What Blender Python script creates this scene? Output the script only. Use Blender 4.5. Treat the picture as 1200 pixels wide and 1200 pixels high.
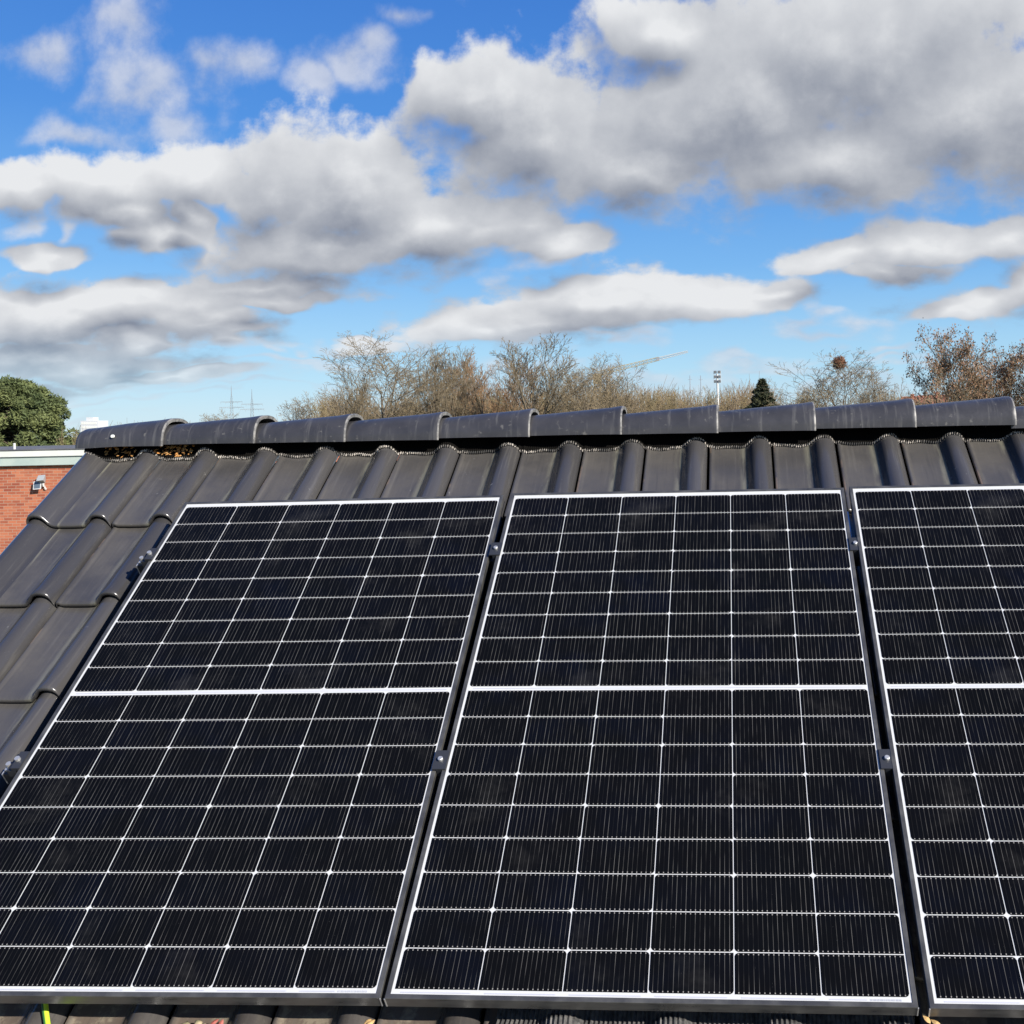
import bpy, bmesh, math, random
import numpy as np
from mathutils import Matrix, Vector
R = math.radians
for o in list(bpy.data.objects): bpy.data.objects.remove(o)
S = bpy.context.scene
COL = S.collection

# ------------------------------------------------------------------ camera
F_PX, PPX, PPY = 1289.71, 773.42, 483.36          # lens in pixels of a 1200 px wide picture
CAMLOC = Vector((0.79277, -3.72964, 0.24725))
CROT = Matrix(((0.997047, 0.022421, 0.073444), (0.073646, -0.008324, -0.99725), (-0.021748, 0.999714, -0.009951)))
cd = bpy.data.cameras.new('camera'); cam = bpy.data.objects.new('camera', cd); COL.objects.link(cam)
cd.sensor_width = 36; cd.lens = 36 * F_PX / 1200
cd.shift_x = -(PPX - 600) / 1200; cd.shift_y = (PPY - 600) / 1200
cd.clip_start = .05; cd.clip_end = 8000
cam.matrix_world = Matrix.Translation(CAMLOC) @ CROT.to_4x4()
S.camera = cam
S.render.resolution_x = S.render.resolution_y = 1024

def tang(x, y):
    """tangents (sideways, up) of a sight line, per metre of depth along world +y"""
    d = CROT @ Vector(((x - PPX) / F_PX, -(y - PPY) / F_PX, -1))
    return d.x / d.y, d.z / d.y
def spot(x, y, D):
    a, e = tang(x, y)
    return Vector((CAMLOC.x + a * D, CAMLOC.y + D, CAMLOC.z + e * D))

# ------------------------------------------------------------------ light
THETA = R(35)
PM = Matrix(((1, 0, 0), (0, math.cos(THETA), -math.sin(THETA)), (0, math.sin(THETA), math.cos(THETA))))   # roof plane -> world
SUN = (PM @ Vector((.69, -.17, .70))).normalized()
sl = bpy.data.lights.new('sun', 'SUN'); so = bpy.data.objects.new('sun', sl); COL.objects.link(so)
sl.energy = 4.8; sl.angle = R(.5); sl.color = (1, .95, .87)
so.rotation_euler = SUN.to_track_quat('Z', 'Y').to_euler()
S.view_settings.view_transform = 'Standard'; S.view_settings.look = 'None'
S.view_settings.exposure = 0.85; S.view_settings.gamma = 1

W = bpy.data.worlds.new('World'); S.world = W; W.use_nodes = True
nt = W.node_tree; nt.nodes.clear()

class G:
    """tiny node-graph helper"""
    def __init__(s, t): s.t = t
    def n(s, kind, **kw):
        o = s.t.nodes.new(kind)
        for k, v in kw.items(): setattr(o, k, v)
        return o
    def put(s, sock, v):
        if v is None: return
        if hasattr(v, 'links') and hasattr(v, 'is_output'): s.t.links.new(v, sock)
        else: sock.default_value = v
    def m(s, op, a, b=None, c=None, clamp=False):
        o = s.n('ShaderNodeMath', operation=op, use_clamp=clamp)
        for i, v in enumerate((a, b, c)): s.put(o.inputs[i], v)
        return o.outputs[0]
    def v(s, op, a, b=None, c=None, out=0):
        o = s.n('ShaderNodeVectorMath', operation=op)
        for i, x in enumerate((a, b, c)): s.put(o.inputs[i], x)
        return o.outputs[out]
    def ramp(s, x, lo, hi, a=0., b=1., smooth=True):
        o = s.n('ShaderNodeMapRange'); o.interpolation_type = 'SMOOTHSTEP' if smooth else 'LINEAR'
        s.put(o.inputs[0], x)
        for i, q in enumerate((lo, hi, a, b)): s.put(o.inputs[i + 1], q)
        return o.outputs[0]
    def mix(s, f, a, b, mode='MIX'):
        o = s.n('ShaderNodeMix', data_type='RGBA', blend_type=mode)
        s.put(o.inputs[0], f)
        for i, q in ((6, a), (7, b)):
            s.put(o.inputs[i], q if not isinstance(q, (tuple, list)) else (*q[:3], 1))
        return o.outputs[2]
    def noise(s, vec, scale, detail=4, rough=.5, dist=0., col=False):
        o = s.n('ShaderNodeTexNoise'); s.put(o.inputs['Vector'], vec)
        o.inputs['Scale'].default_value = scale; o.inputs['Detail'].default_value = detail
        o.inputs['Roughness'].default_value = rough; o.inputs['Distortion'].default_value = dist
        return o.outputs[1 if col else 0]

def cloud_group(name, blobs, amp_big, amp_fine, k=.10, wx=.11, wy=.055):
    """B: smooth cloud body, F: body with billowing edges (> 0 inside); blobs are ellipses in (azimuth, elevation) tangents of the sky"""
    t = bpy.data.node_groups.new(name, 'ShaderNodeTree')
    t.interface.new_socket('P', in_out='INPUT', socket_type='NodeSocketVector')
    for q in 'BFN': t.interface.new_socket(q, in_out='OUTPUT', socket_type='NodeSocketFloat')
    g = G(t); gi = g.n('NodeGroupInput'); go = g.n('NodeGroupOutput')
    P = gi.outputs[0]
    sx = g.n('ShaderNodeSeparateXYZ'); g.put(sx.inputs[0], P)
    # finer towards the horizon, where the clouds are farther off
    lg = g.m('LOGARITHM', g.m('ADD', g.m('MAXIMUM', sx.outputs[1], 0.), .12), math.e)
    cq = g.n('ShaderNodeCombineXYZ'); g.put(cq.inputs[0], g.m('MULTIPLY', sx.outputs[0], 1.15)); g.put(cq.inputs[1], g.m('MULTIPLY', lg, .52))
    q = cq.outputs[0]
    def n2(vec, scale, detail, rough=.5, col=False):
        o = g.noise(vec, scale, detail, rough, 0., col); o.node.noise_dimensions = '2D'; return o
    warp = g.v('SUBTRACT', n2(q, 6., 3, .55, True), (.5, .5, .5))
    Pw = g.v('MULTIPLY_ADD', warp, (wx, wy, 0.), P)
    d = None
    for (x, y, rx, ry) in blobs:
        a, e = tang(x, y); rx /= F_PX; ry /= F_PX
        l = g.v('LENGTH', g.v('MULTIPLY_ADD', Pw, (1 / rx, 1 / ry, 0), (-a / rx, -e / ry, 0)), out=1)
        d = l if d is None else g.m('SMOOTH_MIN', d, l, k)
    B = g.m('MAXIMUM', g.m('SUBTRACT', 1., d), -1.5)
    n1 = n2(q, 11., 8, .62)
    vo = g.n('ShaderNodeTexVoronoi', feature='F1', voronoi_dimensions='2D'); vo.normalize = True
    g.put(vo.inputs['Vector'], g.v('MULTIPLY_ADD', warp, (.06, .06, 0), q))
    vo.inputs['Scale'].default_value = 17; vo.inputs['Detail'].default_value = 2
    N = g.m('ADD', g.m('MULTIPLY', g.m('SUBTRACT', n1, .5), amp_big), g.m('MULTIPLY', g.m('SUBTRACT', .33, vo.outputs['Distance']), amp_fine))
    for i, o in enumerate((B, g.m('ADD', B, N), N)): t.links.new(o, go.inputs[i])
    return t
THICK = [  # x, y, rx, ry in photo pixels, turned into directions in the sky
    (560,120,75,75),(620,165,150,115),(760,195,150,75),(860,120,190,135),(1010,60,260,120),(1130,140,180,110),(960,190,170,70),(1240,120,150,130),(760,40,70,50),
    (545,105,50,60),(420,235,120,90),(330,225,80,85),(520,265,170,55),(400,290,250,48),(600,280,90,30),(230,205,110,45),(120,215,115,45),(215,255,45,32),(170,280,60,28),
    (60,375,210,46),(90,425,190,26),(240,380,110,26),(300,335,150,20),(60,300,70,16),(30,225,70,36),(130,250,90,30),(650,295,60,26),(200,440,120,10),(40,455,120,12),(150,352,230,24),(320,350,130,16),(60,420,200,34),(170,395,90,22),
    (620,378,140,34),(720,350,140,36),(830,348,120,32),(560,388,90,20),(900,345,60,18),
    (1080,285,110,34),(990,300,75,26),(1180,280,60,34),(1050,318,80,14),
    (1150,355,90,28),(1100,362,60,16),(1240,340,70,36),(450,394,45,14)]
THIN = [
    (405,75,75,42),(350,100,40,40),(450,45,50,30),(30,65,60,32),(150,30,95,38),(160,90,85,50),(255,85,55,40),(190,130,60,35),(100,150,80,30),
    (12,260,26,22),(70,280,20,9),(900,470,1,1),(985,383,75,13),(960,378,40,10),(310,402,14,8),(345,408,16,8),(700,398,90,9),(870,432,90,12),(760,438,110,12),(640,425,100,10),
    (480,10,60,16),(330,425,120,9),(120,470,150,10),(260,395,90,12),(60,500,120,8),(250,470,120,7),(560,440,160,8),(300,460,140,8),(900,440,130,10),(740,455,140,8),(1120,430,110,8),(1000,460,120,8),(640,320,60,14),(420,55,50,40),(230,450,160,14),(80,455,160,16),(380,432,80,10),(1060,405,80,8),(1050,420,80,7),(420,395,60,12)]
g = G(nt)
tc = g.n('ShaderNodeTexCoord')
sep = g.n('ShaderNodeSeparateXYZ'); nt.links.new(tc.outputs['Generated'], sep.inputs[0])
yy = g.m('MAXIMUM', g.m('ABSOLUTE', sep.outputs[1]), .04)
cmb = g.n('ShaderNodeCombineXYZ')
nt.links.new(g.m('DIVIDE', sep.outputs[0], yy), cmb.inputs[0]); nt.links.new(g.m('DIVIDE', sep.outputs[2], yy), cmb.inputs[1])
P = cmb.outputs[0]
gA = cloud_group('thick clouds', THICK, 1.35, .55, .16); gB = cloud_group('thin clouds', THIN, 2.0, .7, .25, .15, .10)
def field(grp, vec):
    o = g.n('ShaderNodeGroup'); o.node_tree = grp; g.put(o.inputs[0], vec); return o.outputs
A1 = field(gA, P); A2 = field(gA, g.v('ADD', P, (.012, .030, 0))); B1 = field(gB, P)
sky = g.n('ShaderNodeTexSky', sky_type='NISHITA'); sky.sun_disc = False
sky.sun_elevation = math.asin(SUN.z); sky.sun_rotation = math.atan2(SUN.x, SUN.y)
sky.air_density = 1.0; sky.dust_density = .2; sky.ozone_density = 2.0
SKYS = .10; K = 1 / SKYS
# the clean winter air: deep azure overhead, pale cyan blue at the horizon
el = g.m('MAXIMUM', sep.outputs[2], 0.)
grad = g.n('ShaderNodeValToRGB'); g.put(grad.inputs[0], el); cr = grad.color_ramp
for pos, c in ((0, (.52, .74, .90)), (.05, (.36, .66, .92)), (.14, (.150, .43, .86)), (.26, (.045, .25, .74)), (.42, (.020, .155, .62)), (1, (.020, .09, .40))):
    e_ = cr.elements[0] if pos == 0 else (cr.elements[-1] if pos == 1 else cr.elements.new(pos)); e_.color = (*[v * .66 for v in c], 1)
gsc = g.v('SCALE', grad.outputs[0]); gsc.node.inputs['Scale'].default_value = K
skyc = g.mix(.85, sky.outputs[0], gsc)
densB = g.m('MULTIPLY', g.ramp(B1[1], -.15, 1.05), .72)
under = g.m('SUBTRACT', A2[0], A1[0])            # > 0 near the flat bases
puff = g.m('SUBTRACT', A1[2], A2[2])
dens = g.ramp(A1[1], -.15, g.m('MULTIPLY_ADD', g.ramp(under, -.15, .5), .42, .25))     # crisp tops, soft bases
lit = g.m('SUBTRACT', .46, g.m('MULTIPLY', under, 1.35))
lit = g.m('SUBTRACT', lit, g.m('MULTIPLY', g.ramp(A1[1], .05, .8), .46))
lit = g.m('MULTIPLY_ADD', puff, .62, lit)
lit = g.m('MULTIPLY_ADD', A1[2], .24, lit)
lit = g.ramp(lit, -.55, 1.15, smooth=False)
ccol = g.mix(lit, (.150 * K, .170 * K, .218 * K), (.535 * K, .545 * K, .56 * K))
bcol = g.mix(g.ramp(B1[2], -.5, .6), (.33 * K, .36 * K, .43 * K), (.50 * K, .51 * K, .54 * K))
col = g.mix(densB, skyc, bcol)
col = g.mix(dens, col, ccol)
# far clouds drown in the pale air above the horizon
hz = g.m('MULTIPLY', g.ramp(sep.outputs[2], .0, .10, 1, 0), .6)
col = g.mix(hz, col, skyc)
bg = g.n('ShaderNodeBackground'); bg.inputs['Strength'].default_value = SKYS * .84
nt.links.new(col, bg.inputs['Color'])
wo = g.n('ShaderNodeOutputWorld'); nt.links.new(bg.outputs[0], wo.inputs[0])

# ------------------------------------------------------------------ materials
def mat(name, base=(.5, .5, .5), rough=.5, metal=0., spec=.5, build=None):
    m = bpy.data.materials.new(name); m.use_nodes = True
    t = m.node_tree; b = t.nodes['Principled BSDF']
    b.inputs['Base Color'].default_value = (*base, 1); b.inputs['Roughness'].default_value = rough
    b.inputs['Metallic'].default_value = metal; b.inputs['Specular IOR Level'].default_value = spec
    if build: build(G(t), b)
    return m
def uvn(g, name='UVMap'):
    return g.n('ShaderNodeUVMap', uv_map=name).outputs[0]
def objc(g): return g.n('ShaderNodeTexCoord').outputs['Object']
def bump(g, b, h, strength, dist):
    o = g.n('ShaderNodeBump'); o.inputs['Strength'].default_value = strength; o.inputs['Distance'].default_value = dist
    g.put(o.inputs['Height'], h); g.t.links.new(o.outputs[0], b.inputs['Normal'])
def noisy(c1, c2, scale, rough=.8, detail=5, lo=.35, hi=.65, bmp=0, bd=.01):
    def f(g, b):
        n = g.noise(objc(g), scale, detail, .6)
        g.put(b.inputs['Base Color'], g.mix(g.ramp(n, lo, hi), c1, c2))
        if bmp: bump(g, b, n, bmp, bd)
    return f
def two(name, c1, c2, scale, rough=.8, **k):
    return mat(name, c1, rough, build=noisy(c1, c2, scale, rough, **k))

def tile_build(g, b):
    uv = uvn(g)                                      # u: across the tile 0..1 (pan below .6), v: along 0..1
    s = g.n('ShaderNodeSeparateXYZ'); g.put(s.inputs[0], uv)
    rn = g.n('ShaderNodeAttribute', attribute_name='tint').outputs['Fac']
    oc = objc(g)
    big = g.noise(oc, 5., 5, .6); fine = g.noise(oc, 90., 4, .6)
    streak = g.noise(g.v('MULTIPLY', oc, (40., 5., 5.)), 1., 4, .6)
    pan = g.m('MULTIPLY', g.ramp(s.outputs[0], .02, .08), g.ramp(s.outputs[0], .56, .64, 1, 0))
    edge = g.m('MULTIPLY', g.ramp(s.outputs[0], .46, .585), g.ramp(s.outputs[0], .585, .62, 1, 0))
    base = g.mix(rn, (.033, .0315, .0315), (.060, .057, .056))
    dust = g.m('MULTIPLY', pan, g.m('MULTIPLY_ADD', g.ramp(big, .3, .7), .75, .2))
    c = g.mix(dust, base, (.084, .076, .065))
    c = g.mix(g.m('MULTIPLY', edge, g.ramp(streak, .38, .60)), c, (.20, .19, .14))
    lowt = g.n('ShaderNodeAttribute', attribute_name='age').outputs['Fac']
    lich = g.ramp(g.noise(oc, 22., 6, .7), .48, .62)
    old = g.m('MULTIPLY', lowt, g.m('MULTIPLY_ADD', pan, .8, .15))
    c = g.mix(old, c, g.mix(lich, (.125, .095, .072), (.24, .20, .145)))
    seam = g.m('MULTIPLY', g.ramp(s.outputs[0], .012, .05, 1, 0), g.ramp(g.noise(oc, 4.5, 4, .6), .50, .60))
    c = g.mix(g.m('MULTIPLY', seam, .75), c, (.23, .16, .10))
    run = g.noise(g.v('MULTIPLY', oc, (70., 3., 3.)), 1., 5, .65)
    c = g.mix(g.m('MULTIPLY', g.ramp(run, .52, .74), .38), c, (.135, .127, .112))
    c = g.mix(g.m('MULTIPLY', g.ramp(run, .46, .26), .45), c, (.030, .030, .031))
    spots = g.ramp(g.noise(oc, 36., 3, .55), .70, .76)
    patch = g.ramp(g.noise(oc, 2.6, 2, .5), .50, .62)
    c = g.mix(g.m('MULTIPLY', g.m('MULTIPLY', spots, patch), .6), c, (.30, .29, .27))
    specks = g.ramp(g.noise(oc, 260., 2, .5), .70, .78)
    c = g.mix(g.m('MULTIPLY', specks, .35), c, (.22, .20, .17))
    c = g.mix(g.m('MULTIPLY', fine, .35), c, (.040, .039, .040))
    g.put(b.inputs['Base Color'], c)
    g.put(b.inputs['Roughness'], g.m('MULTIPLY_ADD', dust, .22, g.m('MULTIPLY_ADD', fine, .12, .19)))
    bump(g, b, g.m('MULTIPLY_ADD', fine, .6, streak), .055, .001)
    b.inputs['Coat Weight'].default_value = .15; b.inputs['Coat Roughness'].default_value = .16
M_tile = mat('glazed roof tile', spec=.5, build=tile_build)
def cap_build(g, b):
    oc = objc(g); big = g.noise(oc, 8., 5, .6); fine = g.noise(oc, 110., 3, .6)
    c = g.mix(g.ramp(big, .3, .7), (.030, .0295, .032), (.046, .0445, .047))
    st = g.noise(g.v('MULTIPLY', oc, (60., 6., 6.)), 1., 3, .6)
    c = g.mix(g.m('MULTIPLY', g.ramp(st, .52, .78), .42), c, (.15, .145, .135))
    c = g.mix(g.m('MULTIPLY', g.ramp(g.noise(oc, 38., 4, .65), .62, .72), .4), c, (.20, .19, .165))
    g.put(b.inputs['Base Color'], c); g.put(b.inputs['Roughness'], g.m('MULTIPLY_ADD', fine, .16, .27))
    bump(g, b, fine, .05, .001)
M_cap = mat('glazed ridge tile', build=cap_build)
M_rim = two('dusty edge with painted highlight', (.075, .073, .071), (.23, .22, .20), 45., .5)  # pale dusty rim, with the highlight along each joint painted into the colour
M_black = mat('black timber and painted shade', (.005, .0045, .004), .95, 0, .05)  # black boards; on the ridge roll it paints in the shade
M_roll = mat('pleated ridge roll', (.02, .02, .02), .55, build=lambda g, b: g.put(b.inputs['Base Color'],
    g.mix(g.m('MULTIPLY', g.ramp(g.noise(objc(g), 160., 2, .5), .42, .60), g.ramp(g.noise(objc(g), 6., 3, .6), .38, .55)), (.020, .019, .018), (.42, .38, .33))))
M_alu = mat('raw aluminium', (.55, .545, .53), .5, .75)
M_steel = mat('stainless steel', (.60, .59, .57), .35, 1.)
def frame_build(g, b):
    oc = objc(g); n = g.noise(g.v('MULTIPLY', oc, (14., 14., 50.)), 1., 4, .6)
    g.put(b.inputs['Base Color'], g.mix(g.ramp(n, .35, .7), (.036, .035, .033), (.072, .070, .064)))
    g.put(b.inputs['Roughness'], g.ramp(n, .2, .8, .24, .42))
M_frame = mat('black anodised frame', (.03, .03, .03), .3, .0, .8, frame_build)
M_clamp = mat('dark blue grey clamp', (.032, .034, .040), .45, .2)
def white_build(g, b):
    n = g.noise(objc(g), 30., 4, .6)
    g.put(b.inputs['Base Color'], g.mix(n, (.47, .475, .465), (.54, .54, .53)))
M_white = mat('white backsheet under glass', (.87, .87, .86), .25, build=white_build)
M_ribbon = mat('tinned ribbon', (.52, .52, .56), .4, .3)
M_print = mat('grey print', (.35, .36, .40), .5)
def cell_build(g, b):
    uv = uvn(g); s = g.n('ShaderNodeSeparateXYZ'); g.put(s.inputs[0], uv)
    rn = g.n('ShaderNodeAttribute', attribute_name='tint').outputs['Fac']
    oc = objc(g)
    u16 = g.m('MULTIPLY', g.m('SUBTRACT', s.outputs[0], .5), 16.53)
    off = g.m('ABSOLUTE', g.m('SUBTRACT', g.m('FRACT', u16), .5))
    line = g.ramp(off, .028, .050, 1, 0)
    pad = g.m('MULTIPLY', g.ramp(off, .09, .12, 1, 0), g.ramp(g.m('ABSOLUTE', g.m('SUBTRACT', s.outputs[1], .5)), .445, .447))
    pad = g.m('MULTIPLY', pad, g.ramp(g.m('ABSOLUTE', g.m('SUBTRACT', s.outputs[1], .5)), .478, .48, 1, 0))
    ws = g.v('MULTIPLY', oc, (88., 6., 1.))
    vary = g.ramp(g.noise(ws, 1., 3, .6), .40, .66, .07, 1.)
    cloudy = g.noise(oc, 7., 3, .5)
    dust = g.noise(oc, 3.2, 5, .65)
    base = g.mix(g.m('MULTIPLY', rn, g.ramp(cloudy, .35, .7)), (.0030, .0031, .0032), (.0026, .0032, .0056))
    c = g.mix(g.m('MULTIPLY', line, vary), base, (.105, .100, .092))
    c = g.mix(pad, c, (.22, .21, .195))
    specks = g.ramp(g.noise(oc, 420., 1, .5), .80, .84)
    c = g.mix(g.m('MULTIPLY', specks, .35), c, (.20, .20, .19))
    c = g.mix(g.m('MULTIPLY', g.ramp(dust, .56, .80), .055), c, (.26, .25, .23))
    g.put(b.inputs['Base Color'], c)
    g.put(b.inputs['Roughness'], g.m('MULTIPLY_ADD', dust, .10, .07))
    b.inputs['IOR'].default_value = 1.22
M_cell = mat('silicon cells behind glass', build=cell_build, spec=.35)
M_plaster = two('pale render', (.55, .53, .48), (.62, .60, .55), 3.)
def brick_build(g, b):
    oc = objc(g)
    br = g.n('ShaderNodeTexBrick'); g.put(br.inputs['Vector'], g.n('ShaderNodeUVMap', uv_map='UVMap').outputs[0])
    br.inputs['Scale'].default_value = 1.; br.inputs['Brick Width'].default_value = .25; br.inputs['Row Height'].default_value = .083
    br.inputs['Mortar Size'].default_value = .008; br.inputs['Mortar Smooth'].default_value = .3; br.inputs['Bias'].default_value = -.1
    br.inputs['Color1'].default_value = (.44, .145, .075, 1); br.inputs['Color2'].default_value = (.24, .058, .035, 1); br.inputs['Mortar'].default_value = (.36, .25, .18, 1)
    n = g.noise(oc, 1.4, 5, .6)
    c = g.mix(g.m('MULTIPLY', g.ramp(n, .45, .75), .5), br.outputs[0], (.48, .20, .11))
    c = g.mix(g.m('MULTIPLY', g.ramp(g.noise(oc, 9., 4, .6), .55, .75), .4), c, (.20, .06, .05))
    g.put(b.inputs['Base Color'], c); bump(g, b, br.outputs['Fac'], -.6, .01)
M_brick = mat('orange red brick', rough=.9, spec=.2, build=brick_build)
M_fascia = two('white painted fascia', (.66, .66, .61), (.60, .61, .56), 1.2, .5)
M_gutter = two('pale green gutter', (.42, .48, .43), (.35, .42, .385), 1.5, .45)
M_flatroof = two('bitumen roof', (.09, .09, .10), (.14, .14, .14), 1.)
M_grass = two('winter grass', (.06, .08, .025), (.10, .10, .04), .4, .95)
M_asph = two('asphalt', (.045, .045, .048), (.06, .06, .06), 2., .9)
M_bark = two('sunlit grey brown bark', (.085, .068, .045), (.14, .112, .075), 2., .95)  # mottled grey brown, the bark's own colour
M_twig = two('twigs olive brown', (.165, .128, .076), (.25, .195, .12), .7, .95)
M_twigb = two('twigs rusty brown', (.20, .115, .058), (.28, .17, .088), .7, .95)
M_shrub = two('shrub twigs', (.225, .155, .082), (.245, .20, .098), .5, .95)
M_wood = two('far leafless wood brown', (.165, .115, .072), (.21, .165, .10), .3, .95)
M_pine = two('pine needles', (.048, .070, .022), (.135, .155, .050), .9, .8, lo=.3, hi=.7)
M_spruce = two('dark conifer needles', (.022, .032, .014), (.055, .058, .024), .8, .8)
M_oak = two('dead oak leaves', (.15, .078, .042), (.26, .15, .085), 1.0, .85)
M_nest = two('nest twigs', (.14, .06, .03), (.22, .11, .06), 2., .95)
M_galv = mat('weathered lattice steel', (.20, .21, .22), .6, .2)
M_mastw = mat('pale mast paint', (.52, .52, .50), .5)
M_lampgrey = mat('lamp housing grey', (.32, .34, .37), .4, .3)
M_lamplight = mat('pale lamp housing', (.30, .32, .33), .5)
M_crane = mat('crane weathered ochre', (.40, .34, .21), .5)
M_redroof = two('red clay roof', (.36, .12, .07), (.28, .09, .06), 1.)
M_glass = mat('window glass', (.03, .04, .05), .08)
M_highrise = mat('white tower render', (.50, .51, .52), .7)
M_cable = mat('yellow green cable', (.48, .66, .04), .4)
M_cableg = mat('green stripe of cable', (.03, .12, .03), .45)
M_leafd = two('dry leaf', (.42, .26, .10), (.55, .38, .17), 30., .8)
M_orange = two('orange litter', (.50, .20, .04), (.38, .22, .08), 40., .85)
M_moss = two('mossy pale lump', (.36, .29, .18), (.22, .20, .11), 30., .95)
M_red = mat('reddish leaf', (.30, .08, .06), .7)
M_apron = two('crinkled lead grey apron', (.045, .045, .045), (.11, .105, .10), 60., .45)
M_solar = mat('small solar panel glass', (.10, .13, .16), .2)

# ------------------------------------------------------------------ object helpers
def tag(o, label=None, cat=None, group=None, kind=None):
    if label: o['label'] = label
    if cat: o['category'] = cat
    if group: o['group'] = group
    if kind: o['kind'] = kind
    return o
def empty(name, loc=(0, 0, 0), label=None, cat=None, group=None, rz=0):
    o = bpy.data.objects.new(name, None); COL.objects.link(o); o.location = loc; o.rotation_euler = (0, 0, rz)
    o.empty_display_size = .1
    return tag(o, label, cat, group)
def link(name, me, m, parent=None):
    o = bpy.data.objects.new(name, me); COL.objects.link(o)
    if m is not None:
        me.materials.clear()
        for q in (m if isinstance(m, list) else [m]): me.materials.append(q)
    if parent: o.parent = parent
    return o
class MB:
    """collects vertices and faces for ONE mesh"""
    def __init__(s): s.v = []; s.f = []; s.uv = []; s.mi = []; s.smooth = False
    def face(s, idx, uv=None, mi=0): s.f.append(idx); s.uv.append(uv); s.mi.append(mi)
    def quad(s, pts, uv=None, mi=0):
        b = len(s.v); s.v += [tuple(p) for p in pts]; s.face(list(range(b, b + len(pts))), uv, mi)
    def box(s, lo, hi, T=None, mi=0):
        x0, y0, z0 = lo; x1, y1, z1 = hi; b = len(s.v)
        for p in ((x0,y0,z0),(x1,y0,z0),(x1,y1,z0),(x0,y1,z0),(x0,y0,z1),(x1,y0,z1),(x1,y1,z1),(x0,y1,z1)):
            s.v.append(tuple(T @ Vector(p)) if T else p)
        for f in ((0,3,2,1),(4,5,6,7),(0,1,5,4),(1,2,6,5),(2,3,7,6),(3,0,4,7)): s.face([b + i for i in f], None, mi)
    def tube(s, pts, rad, n=6, mi=0, cap=True):
        pts = [Vector(p) for p in pts]; rings = []
        if not isinstance(rad, (list, tuple)): rad = [rad] * len(pts)
        for i, p in enumerate(pts):
            d = (pts[min(i + 1, len(pts) - 1)] - pts[max(i - 1, 0)]).normalized()
            a = d.orthogonal().normalized() if i == 0 else (a - d * a.dot(d)).normalized()
            c = d.cross(a); b = len(s.v)
            for k in range(n):
                t = 2 * math.pi * k / n; s.v.append(tuple(p + (a * math.cos(t) + c * math.sin(t)) * rad[i]))
            rings.append(b)
        for r0, r1 in zip(rings, rings[1:]):
            for k in range(n): s.face([r0 + k, r0 + (k + 1) % n, r1 + (k + 1) % n, r1 + k], None, mi)
        if cap:
            s.face([rings[0] + k for k in range(n)][::-1], None, mi); s.face([rings[-1] + k for k in range(n)], None, mi)
    def build(s, name, m, parent=None, smooth=False, bevel=0, fix=True):
        me = bpy.data.meshes.new(name); me.from_pydata(s.v, [], s.f)
        if any(u for u in s.uv):
            l = me.uv_layers.new(name='UVMap'); k = 0
            for f, u in zip(s.f, s.uv):
                for j in range(len(f)): l.data[k].uv = u[j] if u else (0, 0); k += 1
        if fix:
            bm = bmesh.new(); bm.from_mesh(me)
            if bevel: bmesh.ops.bevel(bm, geom=[e for e in bm.edges], offset=bevel, segments=2, affect='EDGES', clamp_overlap=True)
            bmesh.ops.recalc_face_normals(bm, faces=bm.faces); bm.to_mesh(me); bm.free()
        if smooth: me.polygons.foreach_set('use_smooth', [True] * len(me.polygons))
        o = link(name, me, m, parent)
        if any(s.mi) and len(me.polygons) == len(s.mi): me.polygons.foreach_set('material_index', s.mi); me.update()
        return o
def autosmooth(o, ang=35):
    me = o.data; me.polygons.foreach_set('use_smooth', [True] * len(me.polygons))
    try: me.set_sharp_from_angle(angle=R(ang))
    except Exception: pass
rnd = random.Random(7)

# ------------------------------------------------------------------ ground
GZ = -6.2
gm = MB(); N = 24
for i in range(N):
    for j in range(N):
        f = lambda k: math.copysign((abs(k / N * 2 - 1)) ** 2.2, k / N * 2 - 1) * 4000
        gm.quad([(f(i), f(j), GZ), (f(i+1), f(j), GZ), (f(i+1), f(j+1), GZ), (f(i), f(j+1), GZ)])
tag(gm.build('ground', M_grass), kind='structure')
rd = MB(); rd.quad([(-200, -16, GZ + .004), (200, -16, GZ + .004), (200, -10, GZ + .004), (-200, -10, GZ + .004)])
tag(rd.build('road', M_asph), kind='structure')

# ------------------------------------------------------------------ the house
house = empty('house', (1.9, .54, GZ), 'house under dark glazed roof tiles that carries the three solar panels', 'house')
HO = Vector((1.9, .54, GZ))
def RP(x, v, n): return PM @ Vector((x, v, n)) - HO        # roof-plane point in house coordinates
PITCH, ROWP, BASE = .2408, .408, -.151
PROF = [(.0005, -.004), (.001, .004), (.004, .0065), (.010, .006), (.016, .001), (.024, 0), (.06, -.0012), (.10, -.0012), (.128, 0), (.136, .003), (.144, .010), (.152, .0185),
        (.160, .027), (.169, .0345), (.179, .0385), (.190, .040), (.201, .0385), (.211, .0345), (.220, .027), (.227, .017), (.2315, .008), (.2335, .001), (.2338, -.006)]
VERGE = [(-.046, -.07), (-.0462, .012), (-.043, .022), (-.036, .031), (-.024, .0385), (-.010, .041), (.004, .0385), (.016, .031), (.027, .020), (.036, .010), (.046, .003), (.056, 0)]
NOSE = [(.020, -.020), (.002, -.0195), (-.0035, -.015), (-.0048, -.009), (-.003, -.0035), (.002, -.0008), (.009, 0), (.020, 0)]
rv, rf, ruv, rtint, rage = [], [], [], [], []
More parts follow.
